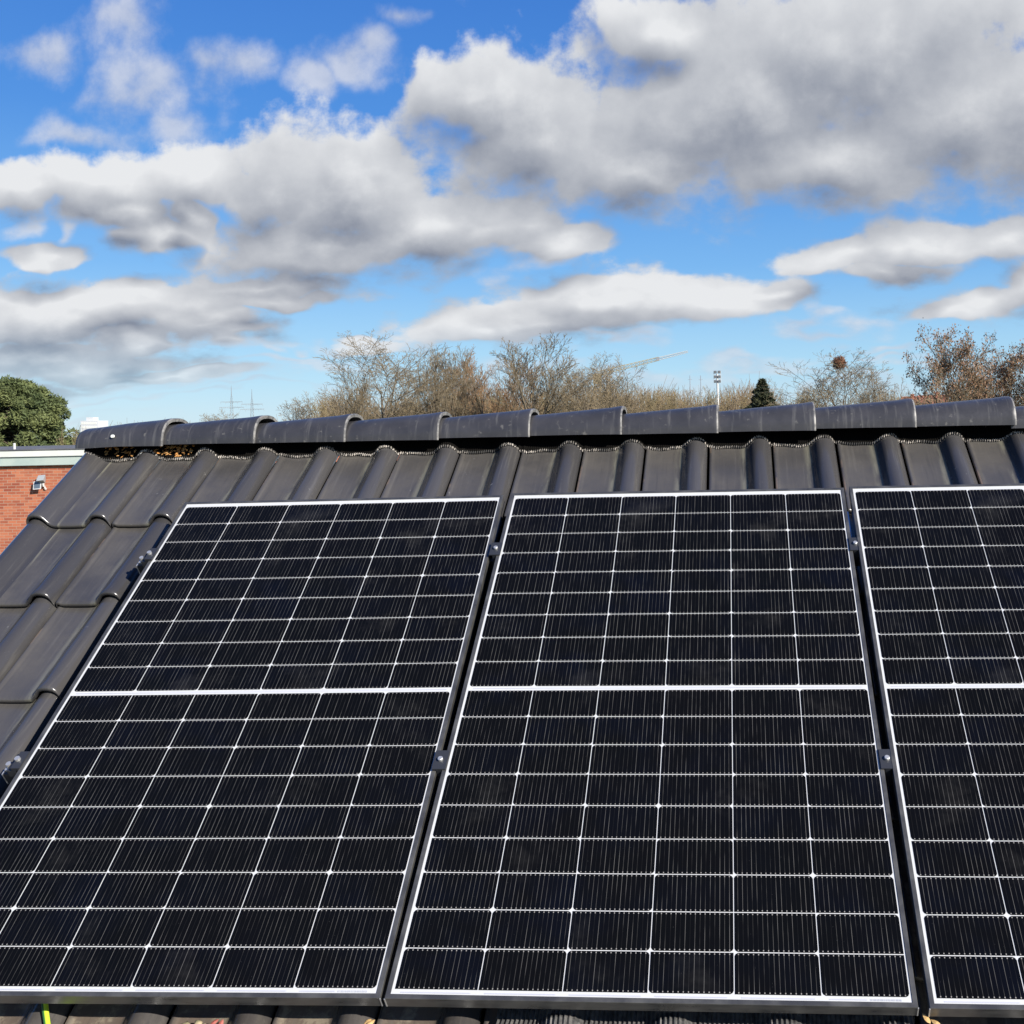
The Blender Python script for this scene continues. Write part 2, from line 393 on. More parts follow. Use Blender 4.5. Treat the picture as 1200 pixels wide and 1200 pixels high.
def add_tile(prof, x0, vn, t_end, i, tint, age, dz, skew):
    rows = [(t, o) for t, o in NOSE] + [(t, 0.) for t in (.034, .055, .12, .2, .3, .408)]
    if t_end > .41: rows.append((t_end, 0.))
    b = len(rv); m = len(prof); smax = .2338
    hmax = .041
    for t, o in rows:
        lift = .0225 * (1 - t / .408) + dz
        fl = max(0, 1 - max(t, 0) / .05); fl = fl * fl * (3 - 2 * fl)
        for s, h in prof:
            rib = max(0., min(1., (h - .006) / .025))
            hh = h + .0045 * fl * rib if h > 0 else h
            # under-lip of the nose hangs a little less beneath the roll
            rv.append(tuple(RP(x0 + s + skew * t, vn + t - .006 * (1 - rib) * (1 if t < .02 else 0), BASE + hh + lift + o)))
    for r in range(len(rows) - 1):
        for k in range(m - 1):
            rf.append((b + r*m + k, b + r*m + k + 1, b + (r+1)*m + k + 1, b + (r+1)*m + k))
            us = [min(1, prof[q][0] / smax) if prof is PROF or prof[q][0] > .05 else .75 for q in (k, k + 1)]; ts = [rows[r][0] / .408, rows[r+1][0] / .408]
            ruv.append(((us[0], ts[0]), (us[1], ts[0]), (us[1], ts[1]), (us[0], ts[1])))
            rtint.append(tint); rage.append(age)
NROWS = 12
for i in range(NROWS):
    vrow = .066 - ROWP * i
    for j in range(-10, 15):
        xc = .859 + PITCH * j
        x0 = xc - .190 + rnd.uniform(-.0016, .0016)
        vn = vrow + rnd.uniform(-.003, .003) + (.006 * max(xc, 0) if i == 0 else 0)
        t_end = .408 + .055 if i else .452
        age = 0 if i < 4 else .95
        prof = PROF
        if j == -10:
            prof = [(a + .190 - .226, h) for a, h in VERGE] + [(a, h) for a, h in PROF if a > .05]
        add_tile(prof, x0, vn, t_end, i, rnd.random(), age, rnd.uniform(-.0012, .0012), rnd.uniform(-.004, .004))
me = bpy.data.meshes.new('roof'); me.from_pydata(rv, [], rf)
uvl = me.uv_layers.new(name='UVMap'); uvl.data.foreach_set('uv', [c for q in ruv for p in q for c in p])
for nm, arr in (('tint', rtint), ('age', rage)):
    a = me.attributes.new(nm, 'FLOAT', 'FACE'); a.data.foreach_set('value', arr)
me.update()
roof = link('roof', me, M_tile, house); autosmooth(roof, 55)
roof['label'] = 'dark grey glazed interlocking roof tiles in straight columns'
bk = bpy.data.objects.new('roof', me); COL.objects.link(bk); bk.parent = house
bk.matrix_local = Matrix.Rotation(math.pi, 4, 'Z') @ Matrix.Translation((2 * (1.9 - 1.36) - 1.08, -.0, 0))
bk['label'] = 'far slope of the roof behind the ridge'
# deck under the tiles, walls
dk = MB()
xl, xr = -1.80, 4.40
zr = (PM @ Vector((0, .50, -.20)))
ev = PM @ Vector((0, -4.75, -.20))
ridge_y = .54
for sgn in (1, -1):
    ye = ridge_y - sgn * (ridge_y - ev.y)
    dk.quad([(xl - HO.x, ridge_y - HO.y, zr.z - HO.z), (xr - HO.x, ridge_y - HO.y, zr.z - HO.z), (xr - HO.x, ye - HO.y, ev.z - HO.z), (xl - HO.x, ye - HO.y, ev.z - HO.z)])
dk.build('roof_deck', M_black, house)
wl = MB()
ex = .25; yw = ridge_y - ev.y - .35
zt = ev.z - HO.z + .12
pts = lambda x: [(x, -yw, 0), (x, yw, 0), (x, yw, zt), (x, 0, zr.z - HO.z - .06), (x, -yw, zt)]
wl.quad(pts(xl - HO.x + .06)); wl.quad(pts(xr - HO.x - .06))
for s in (-1, 1): wl.quad([(xl - HO.x + .06, s*yw, 0), (xr - HO.x - .06, s*yw, 0), (xr - HO.x - .06, s*yw, zt), (xl - HO.x + .06, s*yw, zt)])
wl.build('wall', M_plaster, house)
for sgn in (1, -1):      # verge board under the left edge, one per slope
    vb = MB()
    ye = ridge_y - sgn * (ridge_y - ev.y)
    a = Vector((xl - HO.x - .015, 0, zr.z - HO.z)); e = Vector((xl - HO.x - .015, ye - HO.y, ev.z - HO.z))
    vb.quad([a, e, e + Vector((0, 0, -.18)), a + Vector((0, 0, -.18))])
    vb.quad([a + Vector((.03, 0, 0)), e + Vector((.03, 0, 0)), e + Vector((.03, 0, -.18)), a + Vector((.03, 0, -.18))])
    vb.build('verge_board', M_black, house)

# ridge roll hugging the top of the tiles
def prof_h(x):
    j = math.floor((x - (.859 - .190)) / PITCH); s = x - (.859 - .190) - PITCH * j
    if x < -1.60:
        pr = [(a - 1.785, h) for a, h in VERGE]; s = x
        if x > pr[-1][0]: return 0.
    else: pr = PROF
    for (a, h), (b_, h2) in zip(pr, pr[1:]):
        if a <= s <= b_: return max(0, h + (h2 - h) * (s - a) / max(b_ - a, 1e-6))
    return 0.
rr = MB(); k = 0; x = -1.80; prev = None
while x < 4.3:
    h = .5 * prof_h(x) + .25 * (prof_h(x - .006) + prof_h(x + .006))
    top = BASE + h
    w = .0032 if k % 2 else -.0032
    wob = .004 * math.sin(x * 23) + .003 * math.sin(x * 61)
    v0 = .470 + .006 * max(x, 0) + wob
    ring = [(x, v0 - .004 + w, top + .0035), (x, v0 + w * .8, top + .011 + w * .35), (x, v0 + .012 + w, top + .016), (x, v0 + .034, top + .022 + w * .4), (x, v0 + .06, top + .030), (x, v0 + .075, BASE + .075)]
    b = len(rr.v); rr.v += [tuple(RP(*p)) for p in ring]
    if prev is not None:
        for q in range(len(ring) - 1): rr.face([prev + q, b + q, b + q + 1, prev + q + 1], None, 0 if q < 1 else 1)  # upper pleats near black: shade under the ridge tiles put into the colour
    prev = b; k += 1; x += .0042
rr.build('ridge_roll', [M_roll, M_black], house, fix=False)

# ridge tiles: each a tapered half barrel, right end wider and lapping the next
JX = [-1.828, -1.470, -1.098, -.738, -.372, -.018, .335, .700, 1.065, 1.436, 1.800, 2.165, 2.53, 2.895, 3.26, 3.625, 3.99, 4.36]
def cap_ring(hw, top, foot, ry):
    out = []
    for q in range(25):
        a = math.pi * q / 24; c, s_ = math.cos(a), math.sin(a)
        e = .72
        y = -math.copysign(abs(c) ** e, c) * hw; z = foot + (top - foot) * abs(s_) ** .86
        out.append((y, z))
    return out
def ridge_cap(x0, x1, first, z0):
    m = MB(); L = x1 - x0
    st = []
    a = 0.0
    # (fraction-x, half width, top, foot)
    st = [(x0, .112, .283, .205), (x0 + .02, .113, .284, .205), (x0 + .5 * L, .118, .297, .205), (x1 - .05, .1225, .307, .204), (x1 - .012, .1255, .312, .2035), (x1, .1258, .3125, .203), (x1 + .006, .1235, .310, .203)]
    inner = [(x1 + .004, .114, .299, .206), (x1 - .06, .110, .292, .206)]
    if first: st = [(x0 + .0, .110, .270, .200), (x0 + .002, .1135, .2755, .200), (x0 + .010, .115, .279, .200), (x0 + .06, .1155, .283, .2005)] + st[2:]
    rings = []
    for (x, hw, tp, ft) in st + inner:
        b = len(m.v); m.v += [(x - HO.x, y, z + z0 - HO.z) for y, z in cap_ring(hw, tp, ft, 0)]; rings.append(b)
    rim = (rings[-4], rings[-3])  # last collar faces take the painted highlight colour
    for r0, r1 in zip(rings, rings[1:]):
        for q in range(24): m.face([r0 + q, r0 + q + 1, r1 + q + 1, r1 + q], None, 1 if r0 in rim else 0)
    if first: m.face([rings[0] + q for q in range(25)])
    o = m.build('ridge_tile', [M_cap, M_rim], roof, smooth=True); autosmooth(o, 50)
    return o
for q, (a, b_) in enumerate(zip(JX, JX[1:])):
    c = ridge_cap(a - (0 if q == 0 else .012), b_, q == 0, .0025 * math.sin(q * 1.7) + .0012 * q * (1 if q < 10 else 0) - .002)
    if q == 0:
        c['label'] = 'end ridge tile with closed rounded end and a bright screw'
        sc_ = MB(); p = Vector((-1.67 - HO.x, -.1145, .243 - HO.z))
        sc_.tube([p, p + Vector((0, -.006, .001))], [.0075, .0065], 10); sc_.build('screw', M_fascia, c)

# ------------------------------------------------------------------ solar panels
PW, PH, FT = 1.134, 1.7355, .030       # outer width, height, frame depth
X0, Y1 = -.0015, .028                   # left and top edge in the panel's own coordinates (cells start at .0165, 0)
def panel_meshes():
    d = {}
    # frame with mitred corners
    m = MB(); lip = .011
    prof = [(0, -FT), (0, .0012), (.0008, .0020), (lip - .0008, .0020), (lip, .0010), (lip, -.004), (.0022, -.004), (.0022, -FT + .002), (.024, -FT + .002), (.024, -FT)]
    x0, x1, y0, y1 = X0, X0 + PW, Y1 - PH, Y1
    for side in range(4):
        A, B = [((x0,y0),(x1,y0)), ((x1,y0),(x1,y1)), ((x1,y1),(x0,y1)), ((x0,y1),(x0,y0))][side]
        A = Vector(A); B = Vector(B); u = (B - A).normalized(); n = Vector((-u.y, u.x)); b = len(m.v); q = len(prof)
        for e, (P_, s_) in enumerate(((A, 1), (B, -1))):
            for o, z in prof: m.v.append((*(P_ + n * o + u * s_ * o), z))
        for k in range(q): m.face([b + k, b + (k + 1) % q, b + q + (k + 1) % q, b + q + k])
    fr = m.build('frame', M_frame); d['frame'] = fr
    # white backsheet
    m = MB(); m.quad([(x0 + .0105, y0 + .0105, 0), (x1 - .0105, y0 + .0105, 0), (x1 - .0105, y1 - .0105, 0), (x0 + .0105, y1 - .0105, 0)])
    m.quad([(x0 + .003, y0 + .003, -.006), (x1 - .003, y0 + .003, -.006), (x1 - .003, y1 - .003, -.006), (x0 + .003, y1 - .003, -.006)])
    d['backsheet'] = m.build('backsheet', M_white, fix=False)
    # cells
    m = MB(); tint = []; ax = .016; r_ = random.Random(3)
    cw, ch, px_, py_ = .1818, .0908, .184, .093
    for c in range(6):
        for r in range(18):
            xa = ax + .0001 + px_ * c; ya = -.0001 - (py_ * r + (0 if r < 9 else .0135)); k = .0075; w, h = cw, ch
            top = r_.random() < .5
            if top: pts = [(0,-h),(w,-h),(w,-k),(w-k*.35,-k*.35),(w-k,0),(k,0),(k*.35,-k*.35),(0,-k)]
            else: pts = [(0,-h+k),(k*.35,-h+k*.35),(k,-h),(w-k,-h),(w-k*.35,-h+k*.35),(w,-h+k),(w,0),(0,0)]
            m.quad([(xa + p, ya + q, .0006) for p, q in pts], [(p / w, (q + h) / h) for p, q in pts]); tint.append(r_.random())
    o = m.build('cell_array', M_cell, fix=False)
    a = o.data.attributes.new('tint', 'FLOAT', 'FACE'); a.data.foreach_set('value', tint); d['cell_array'] = o
    # connecting ribbons in the middle gap and along the bottom edge
    ymid = -(9 * py_ - .002 + .0155 / 2)
    m = MB(); m.quad([(ax + .012, ymid - .0012, .0005), (ax + 1.09, ymid - .0012, .0005), (ax + 1.09, ymid + .0012, .0005), (ax + .012, ymid + .0012, .0005)]); d['ribbon0'] = m.build('ribbon', M_ribbon, fix=False)
    for e in (-1.6925,):
        for c in range(6):
            xa = ax + px_ * c + .014; xb = ax + px_ * (c + 1) - .016
            if c == 5: xb -= .075
            m = MB(); m.quad([(xa, e - .0012, .0005), (xb, e - .0012, .0005), (xb, e + .0012, .0005), (xa, e + .0012, .0005)]); d['ribbon%d' % (c + 1)] = m.build('ribbon', M_ribbon, fix=False)
    # the grey code printed at the lower right of the white margin: bars, too small to read
    m = MB(); x = 1.035; r_ = random.Random(9)
    while x < 1.098:
        w = r_.uniform(.0008, .0028); m.quad([(x, -1.6945, .0005), (x + w, -1.6945, .0005), (x + w, -1.6905, .0005), (x, -1.6905, .0005)]); x += w + r_.uniform(.0008, .002)
    d['serial_print'] = m.build('serial_print', M_print, fix=False)
    # bright cut metal at the two lower corners
    for xx in (x0, x1):
        m = MB(); m.box((xx - .0012, y0 - .0012, -FT + .001), (xx + .0012, y0 + .0012, .0005)); d['seam%d' % (xx > .5)] = m.build('corner_seam', M_alu)
    return d
PARTS = panel_meshes()
plab = ['leftmost solar panel, beside the bare tiles at the gable end', 'solar panel in the middle of the row, seen whole between two gaps', 'right hand solar panel, cut off by the edge of the photo']
POSE = [((-.0035, .0024, .0117), (-.0007, -.005, -.0036), -1.154), ((0, 0, 0), (0, 0, 0), 0.), ((.0017, .0019, .0031), (.0002, -.0017, .0046), 1.154)]
def rotvec(w):
    w = Vector(w); a = w.length
    return Matrix.Rotation(a, 4, w.normalized()) if a > 1e-9 else Matrix.Identity(4)
CTR = Vector((.567, -.861, 0))
for k, (w, t, dx) in enumerate(POSE):
    p = empty('solar_panel', (0, 0, 0), plab[k], 'solar panel', 'solar panels in a row on the roof')
    L = Matrix.Translation(Vector((dx, 0, 0)) + Vector(t)) @ Matrix.Translation(CTR) @ rotvec(w) @ Matrix.Translation(-CTR)
    p.matrix_world = PM.to_4x4() @ L
    for nm, o in PARTS.items():
        if k == 0: q = o
        else: q = o.copy(); COL.objects.link(q)
        q.parent = p

# ------------------------------------------------------------------ rails, clamps, hooks
def roof_obj(name, label, cat, group=None, at=(0, 0, 0)):
    o = empty(name, (0, 0, 0), label, cat, group); o.matrix_world = PM.to_4x4() @ Matrix.Translation(at); return o
RV = (-.262, -1.088)
rl = ['upper mounting rail under the panels with its cut end showing left', 'lower mounting rail under the panels with its cut end at the left picture edge']
for v, lb in zip(RV, rl):
    m = MB(); z1, z0 = -.031, -.071
    pr = [(-.02, z0), (.02, z0), (.02, z1), (.006, z1), (.006, z1 - .012), (-.006, z1 - .012), (-.006, z1), (-.02, z1)]
    b = len(m.v)
    for x in (-1.216, 4.3): m.v += [(x, y, z) for y, z in pr]
    for q in range(8): m.face([b + q, b + (q + 1) % 8, b + 8 + (q + 1) % 8, b + 8 + q])
    m.face([b, b + 1, b + 2, b + 3, b + 4, b + 5, b + 6, b + 7]); m.face([b + 8 + q for q in range(8)])
    o = roof_obj('mounting_rail', lb, 'rail', 'mounting rails under the solar panels', (0, v, 0))
    m.build('profile', M_clamp, o)
    e = MB(); 
    for (ya, yb, za, zb) in ((-.0205, -.0165, z0, z1), (.0165, .0205, z0, z1), (-.0165, .0165, z0, z0 + .004), (-.0165, -.0055, z1 - .004, z1 + .0005), (.0055, .0165, z1 - .004, z1 + .0005)):
        e.box((-1.2195, ya, za), (-1.2162, yb, zb))
    e.build('cut_end', M_alu, o)
mid = [(-.0110, RV[1], 'mid clamp with bright bolt low in the gap beside the leftmost panel'), (-.0075, RV[0], 'mid clamp with bright bolt high in the gap beside the leftmost panel'),
       (1.1425, RV[1] + .004, 'mid clamp with bright bolt low in the gap beside the right hand panel'), (1.1425, RV[0], 'mid clamp with bright bolt high in the gap beside the right hand panel')]
base_clamp = None
for x, v, lb in mid:
    o = roof_obj('mid_clamp', lb, 'clamp', 'mid clamps between the solar panels', (x, v, 0))
    if base_clamp is None:
        m = MB(); m.box((-.0185, -.03, .0022), (.0185, .03, .0062)); m.box((-.0075, -.03, -.03), (.0075, .03, .0021)); a = m.build('clamp_plate', M_clamp, o, bevel=.0008)
        m = MB(); m.tube([(0, 0, .0060), (0, 0, .0125), (0, 0, .0135)], [.0068, .0068, .0055], 14); m.tube([(0, 0, .0136), (0, 0, .0137)], [.003, .003], 6)
        b_ = m.build('bolt', M_alu, o); base_clamp = (a, b_)
    else:
        for q in base_clamp: c = q.copy(); COL.objects.link(c); c.parent = o
base_clamp = None
for v, lb in zip(RV, ('end clamp on the upper rail at the left panel edge', 'end clamp on the lower rail at the left picture edge')):
    o = roof_obj('end_clamp', lb, 'clamp', 'end clamps at the left panel edge', (-1.1615, v, -.003))
    if base_clamp is None:
        m = MB(); m.box((-.030, -.028, -.029), (-.004, .028, -.004)); m.box((-.016, -.028, -.0038), (.010, .028, .0075)); a = m.build('clamp_block', M_clamp, o, bevel=.001)
        m = MB(); m.tube([(-.008, 0, .007), (-.008, 0, .015)], [.0075, .007], 12); b_ = m.build('bolt', M_alu, o)
        m = MB(); m.box((-.052, -.012, -.030), (-.031, .012, -.021)); m.tube([(-.042, .0, -.020), (-.042, 0, -.008)], [.008, .007], 12); c_ = m.build('rail_nut', M_alu, o)
        base_clamp = (a, b_, c_)
    else:
        for q in base_clamp: c = q.copy(); COL.objects.link(c); c.parent = o
hk = [(-1.193, RV[0], 'roof hook beside the bare tiles under the upper rail'), (-.012, RV[0], 'roof hook seen down the gap beside the leftmost panel'), (1.138, RV[0], 'roof hook seen down the gap beside the right hand panel'), (-1.19, RV[1], 'roof hook under the lower rail at the left picture edge')]
hbase = None
for x, v, lb in hk:
    o = roof_obj('roof_hook', lb, 'roof hook', 'stainless roof hooks under the rails', (x, v, 0))
    if hbase is None:
        m = MB()
        m.box((-.015, .02, -.118), (.015, .30, -.112)); m.box((-.015, .02, -.118), (.015, .026, -.045)); hb = m.build('strap', M_steel, o)
        m = MB(); m.tube([(0, .030, -.055), (0, .038, -.055)], .008, 8); hn = m.build('bolt', M_alu, o); m = MB(); m.tube([(0, .10, -.112), (0, .10, -.104)], .008, 8); hn2 = m.build('bolt', M_alu, o); hbase = (hb, hn, hn2)
    else:
        for q in hbase: c = q.copy(); COL.objects.link(c); c.parent = o

# ------------------------------------------------------------------ small things on the tiles
def blobs(m, pts, r0, r1, seed, flat=.5, n=7):
    r_ = random.Random(seed)
    for p in pts:
        bm = bmesh.new(); bmesh.ops.create_icosphere(bm, subdivisions=2, radius=1)
        s = r_.uniform(r0, r1); ph = [r_.uniform(0, 6) for _ in range(3)]
        b = len(m.v)
        for v in bm.verts:
            k = 1 + .25 * math.sin(v.co.x * 4 + ph[0]) * math.sin(v.co.y * 5 + ph[1]) + .12 * math.sin(v.co.z * 9 + ph[2])
            m.v.append((p[0] + v.co.x * s * k, p[1] + v.co.y * s * k * .8, p[2] + v.co.z * s * k * flat))
        for f in bm.faces: m.face([b + v.index for v in f.verts])
        bm.free()
def leaf(m, p, size, r_):
    a = r_.uniform(0, 6.28); u = Vector((math.cos(a), math.sin(a), r_.uniform(-.4, .4))); w = Vector((-math.sin(a), math.cos(a), r_.uniform(-.5, .5))); P_ = Vector(p)
    q = [(-1, 0), (-.55, .42), (0, .52), (.6, .33), (1.05, 0), (.6, -.33), (0, -.52), (-.55, -.42)]
    c = len(m.v); m.v.append(tuple(P_ + Vector((0, 0, size * .25))))
    for s_, t_ in q: m.v.append(tuple(P_ + (u * s_ + w * t_) * size))
    for k in range(8): m.face([c, c + 1 + k, c + 1 + (k + 1) % 8])
r_ = random.Random(21)
for (xa, xb, n_, lb) in ((-1.735, -1.61, 60, 'golden brown leaf litter stuffed under the end ridge tile'), (-1.545, -1.37, 85, 'orange leaf litter spilling from under the second ridge tile')):
    o = roof_obj('leaf_litter', lb, 'leaf litter', None, (0, 0, 0)); m = MB()
    for k in range(n_):
        x = r_.uniform(xa, xb); v = r_.uniform(.474, .52); leaf(m, (x, v, BASE + prof_h(x) + .010 + r_.uniform(0, .05) * (.3 + (v - .47) * 14)), r_.uniform(.005, .013), r_)
    q = m.build('litter', M_orange, o, fix=False)
    q['kind'] = 'stuff'
# cable
o = roof_obj('earthing_cable', 'yellow and green earthing cable hanging from under the leftmost panel', 'cable')
m = MB(); pth = [(-.836, -1.58, -.10), (-.830, -1.63, -.096), (-.822, -1.672, -.094), (-.806, -1.70, -.098), (-.785, -1.735, -.106), (-.75, -1.79, -.116), (-.70, -1.86, -.118)]
m.tube(pth, .0058, 10); m.build('sheath', M_cable, o, smooth=True)
m = MB(); m.tube([(x - .0042, v - .0012, n + .0022) for x, v, n in pth], .0036, 8); m.build('stripe', M_cableg, o, smooth=True)
# moss lump, leaves
o = roof_obj('moss_clump', 'pale moss clump on the tiles below the leftmost panel', 'moss clump', None, (-.462, -1.717, BASE + .026)); m = MB()
blobs(m, [(0, 0, 0), (.022, .004, .002), (-.022, .003, -.002), (.008, .010, .004), (.04, -.004, 0), (-.038, -.004, 0)], .009, .016, 4, .45); m.build('moss', M_moss, o, smooth=True)
for (x, v, lb, mt, sz) in ((-.405, -1.716, 'reddish leaf on the tiles below the leftmost panel', M_red, .010), (1.158, -1.719, 'tan dry leaf stuck at the lower corner of the right hand panel', M_leafd, .012), (-.06, -1.70, 'tan dry leaf on the tiles below the leftmost panel corner', M_leafd, .010)):
    nn = BASE + .035 if x < 1 else -.031
    o = roof_obj('dry_leaf', lb, 'leaf', None, (x, v, nn)); m = MB()
    for k in range(4 if mt is M_red else 2): leaf(m, (r_.uniform(-.012, .012), r_.uniform(-.006, .006), .004 * k), sz, r_)
    m.build('blade', mt, o, fix=False)
# pleated apron of a roof window just below the middle panel
o = roof_obj('pleated_apron', 'crinkled pleated grey apron on the tiles below the middle panel', 'apron', None, (0, 0, 0)); m = MB(); prev = None; k = 0; x = .22
while x < 1.14:
    h = BASE + .006 + .5 * prof_h(x) + .5 * prof_h(x + .01) + .016; w = .004 if k % 2 else -.002
    ring = [(x, -1.60, h + w), (x, -1.685, h + w + .006), (x, -1.70, h + w + .014), (x, -1.735, h + w + .012), (x, -1.80, h + w * .8 + .008), (x, -1.95, h + w * .6 + .006)]
    b = len(m.v); m.v += ring
    if prev is not None:
        for q in range(5): m.face([prev + q, b + q, b + q + 1, prev + q + 1])
    prev = b; k += 1; x += .0052
m.build('pleats', M_apron, o, fix=False)

# ------------------------------------------------------------------ brick neighbour with a flat roof
BD = 30.0
pl = spot(0, 527, BD); mpp = BD / F_PX
nb = empty('brick_building', (pl.x - 6, CAMLOC.y + BD, GZ), 'flat roofed red brick building with white fascia left of the roof', 'building')
top = pl.z - GZ
def BB(name, lo, hi, m, uv=False):
    q = MB(); x0, y0, z0 = lo; x1, y1, z1 = hi
    if uv:
        for pts, u in (([(x0,y0,z0),(x1,y0,z0),(x1,y0,z1),(x0,y0,z1)], 0), ([(x1,y0,z0),(x1,y1,z0),(x1,y1,z1),(x1,y0,z1)], 1), ([(x1,y1,z0),(x0,y1,z0),(x0,y1,z1),(x1,y1,z1)], 0), ([(x0,y1,z0),(x0,y0,z0),(x0,y0,z1),(x0,y1,z1)], 1)):
            q.quad(pts, [((p[1] if u else p[0]), p[2]) for p in pts])
        return q.build(name, m, nb, fix=False)
    q.box(lo, hi); return q.build(name, m, nb, bevel=.01)
BB('wall', (-12, .12, 0), (14, 14, top - .44), M_brick, True)
BB('gutter', (-12.1, 0, top - .475), (14.1, .118, top - .225), M_gutter)
BB('fascia', (-12.15, -.05, top - .222), (14.15, .118, top - .045), M_fascia)
BB('roof', (-12.1, .12, top - .438), (14.1, 14.1, top - .03), M_flatroof)
BB('roof_edge', (-12.17, -.07, top - .043), (14.17, .3, top), M_flatroof)
q = MB(); a = spot(17, 527, BD + 1.5) - nb.location; a.z = top - .03
q.tube([a, a + Vector((0, 0, .20))], .035, 8); q.build('vent_pipe', M_mastw, nb)
# windows of the wall further left and right of the view
for wx in (-9, -5.5, 9, 11.5):
    wf = MB(); wf.box((wx, .06, 2.9), (wx + 1.3, .20, 4.3)); wfo = wf.build('window', M_fascia, nb, bevel=.01)
    wp = MB(); wp.box((wx + .08, .05, 2.98), (wx + 1.22, .058, 4.22)); wp.build('pane', M_glass, wfo)
# solar wall light
wp = spot(44, 570, BD); lx = empty('solar_wall_light', (wp.x, CAMLOC.y + BD + .12, wp.z), 'small solar powered wall light on the red brick wall', 'wall light'); lx.scale = (.72, .72, .72)
m = MB(); T = Matrix.Rotation(R(-14), 4, 'X') @ Matrix.Rotation(R(-4), 4, 'Y')
m.box((-.16, -.20, -.165), (.16, -.175, .165), T); m.build('panel_frame', M_mastw, lx)
m = MB(); m.box((-.125, -.206, -.13), (.125, -.2005, .13), T); m.build('panel_glass', M_solar, lx)
m = MB(); m.tube([(0, -.17, 0), (0, 0, .02)], .03, 8); m.build('bracket', M_lampgrey, lx)
m = MB(); m.tube([(.20, -.02, -.02), (.20, -.10, .0), (.20, -.12, .12)], [.035, .035, .05], 8); m.tube([(.23, -.02, -.12), (.24, -.07, -.06)], [.05, .035], 8); m.build('lamp_arm', M_mastw, lx)
m = MB(); T = Matrix.Translation((.20, -.15, .24)) @ Matrix.Rotation(R(25), 4, 'X')
m.tube([T @ Vector((0, .05, -.10)), T @ Vector((0, 0, 0)), T @ Vector((0, -.06, .14))], [.08, .14, .20], 4); m.build('lamp_head', M_lamplight, lx)

# ------------------------------------------------------------------ trees
def gen_tree(seed, style='broom'):
    """branch list of a bare tree in a unit frame; returns (thick, thin) lists of (p0,p1,r0,r1)"""
    r_ = random.Random(seed); thick, thin = [], []
    def grow(p, d, L, rad, lev):
        n = (6, 5, 4, 3, 2, 2)[lev]; seg = L / n
        kids = {'broom': (10, 7, 6, 4, 2, 0), 'upright': (10, 6, 5, 4, 2, 0), 'shrub': (14, 7, 6, 4, 3, 0)}[style][lev]
        pts = [(p, rad)]
        for k in range(n):
            d = (d + Vector((r_.gauss(0, 1), r_.gauss(0, 1), r_.gauss(0, .6))) * (.05, .08, .08, .08, .09, .10)[lev] + Vector((0, 0, (.05, .08, .06, .04, .02, .02)[lev]))).normalized()
            q = p + d * seg; ra = max(rad * (1 - (k + 1) / n * (.9 if lev == 0 else .78)), .0006)
            (thick if lev < 3 else thin).append((p, q, pts[-1][1], ra)); p = q; pts.append((p, ra))
        if not kids: return
        for c in range(kids):
            t = (.30 if lev == 0 else .22) + (.97 - (.30 if lev == 0 else .22)) * (c + r_.random()) / kids
            i = min(int(t * n), n - 1); f = t * n - i
            base = pts[i][0].lerp(pts[i + 1][0], f); rb = pts[i][1] + (pts[i + 1][1] - pts[i][1]) * f
            dd = (pts[i + 1][0] - pts[i][0]).normalized(); a = dd.orthogonal().normalized(); b = dd.cross(a); ph = c * 2.4 + r_.uniform(-.7, .7)
            ang = R(r_.uniform(24, 46)) * (1.05 if lev else (1.15 - .45 * t)) * (.75 if style == 'upright' else 1)
            nd = dd * math.cos(ang) + (a * math.cos(ph) + b * math.sin(ph)) * math.sin(ang)
            if lev == 0: Lk = (.62 - .32 * t) * r_.uniform(.8, 1.15)
            else: Lk = L * r_.uniform(.42, .66) * (1.1 - .45 * t)
            grow(base, nd, Lk, rb * (.72 if lev == 0 else .68) * (1 - .25 * t), lev + 1)
    if style == 'shrub':
        for k in range(9):
            a = r_.uniform(0, 6.28); grow(Vector((math.cos(a) * .06, math.sin(a) * .06, 0)), Vector((math.cos(a) * .28, math.sin(a) * .28, 1)).normalized(), r_.uniform(.6, .95), .009, 1)
    else: grow(Vector((0, 0, 0)), Vector((r_.gauss(0, .03), r_.gauss(0, .03), 1)).normalized(), .74, .026, 0)
    return thick, thin
def tubes_np(segs, sides, sc, rmin):
    S_ = np.array([[*a, *b, r0, r1] for a, b, r0, r1 in segs]); p0, p1, r0, r1 = S_[:, :3] * sc, S_[:, 3:6] * sc, np.maximum(S_[:, 6] * sc[2], rmin), np.maximum(S_[:, 7] * sc[2], rmin)
    d = p1 - p0; d /= np.maximum(np.linalg.norm(d, axis=1, keepdims=True), 1e-9)
    ref = np.where(np.abs(d[:, 2:3]) < .9, np.array([[0, 0, 1.]]), np.array([[1., 0, 0]])); a = np.cross(d, ref); a /= np.linalg.norm(a, axis=1, keepdims=True); b = np.cross(d, a)
    V = []
    for p, r in ((p0, r0), (p1, r1)):
        for k in range(sides):
            t = 2 * math.pi * k / sides; V.append(p + (a * math.cos(t) + b * math.sin(t)) * r[:, None])
    V = np.stack(V, 1); n = len(S_); base = np.arange(n)[:, None] * 2 * sides
    F_ = [base + np.array([[k, (k + 1) % sides, sides + (k + 1) % sides, sides + k]]) for k in range(sides)]
    return V.reshape(-1, 3), np.stack(F_, 1).reshape(-1, 4)
def mesh_np(name, V, F_, smooth=True):
    me = bpy.data.meshes.new(name); n = len(F_); k = F_.shape[1]
    me.vertices.add(len(V)); me.vertices.foreach_set('co', V.astype('f').ravel())
    me.loops.add(n * k); me.loops.foreach_set('vertex_index', F_.astype('i').ravel())
    me.polygons.add(n); me.polygons.foreach_set('loop_start', np.arange(n, dtype='i') * k)
    me.update(calc_edges=True); me.validate()
    if smooth: me.polygons.foreach_set('use_smooth', [True] * n)
    return me
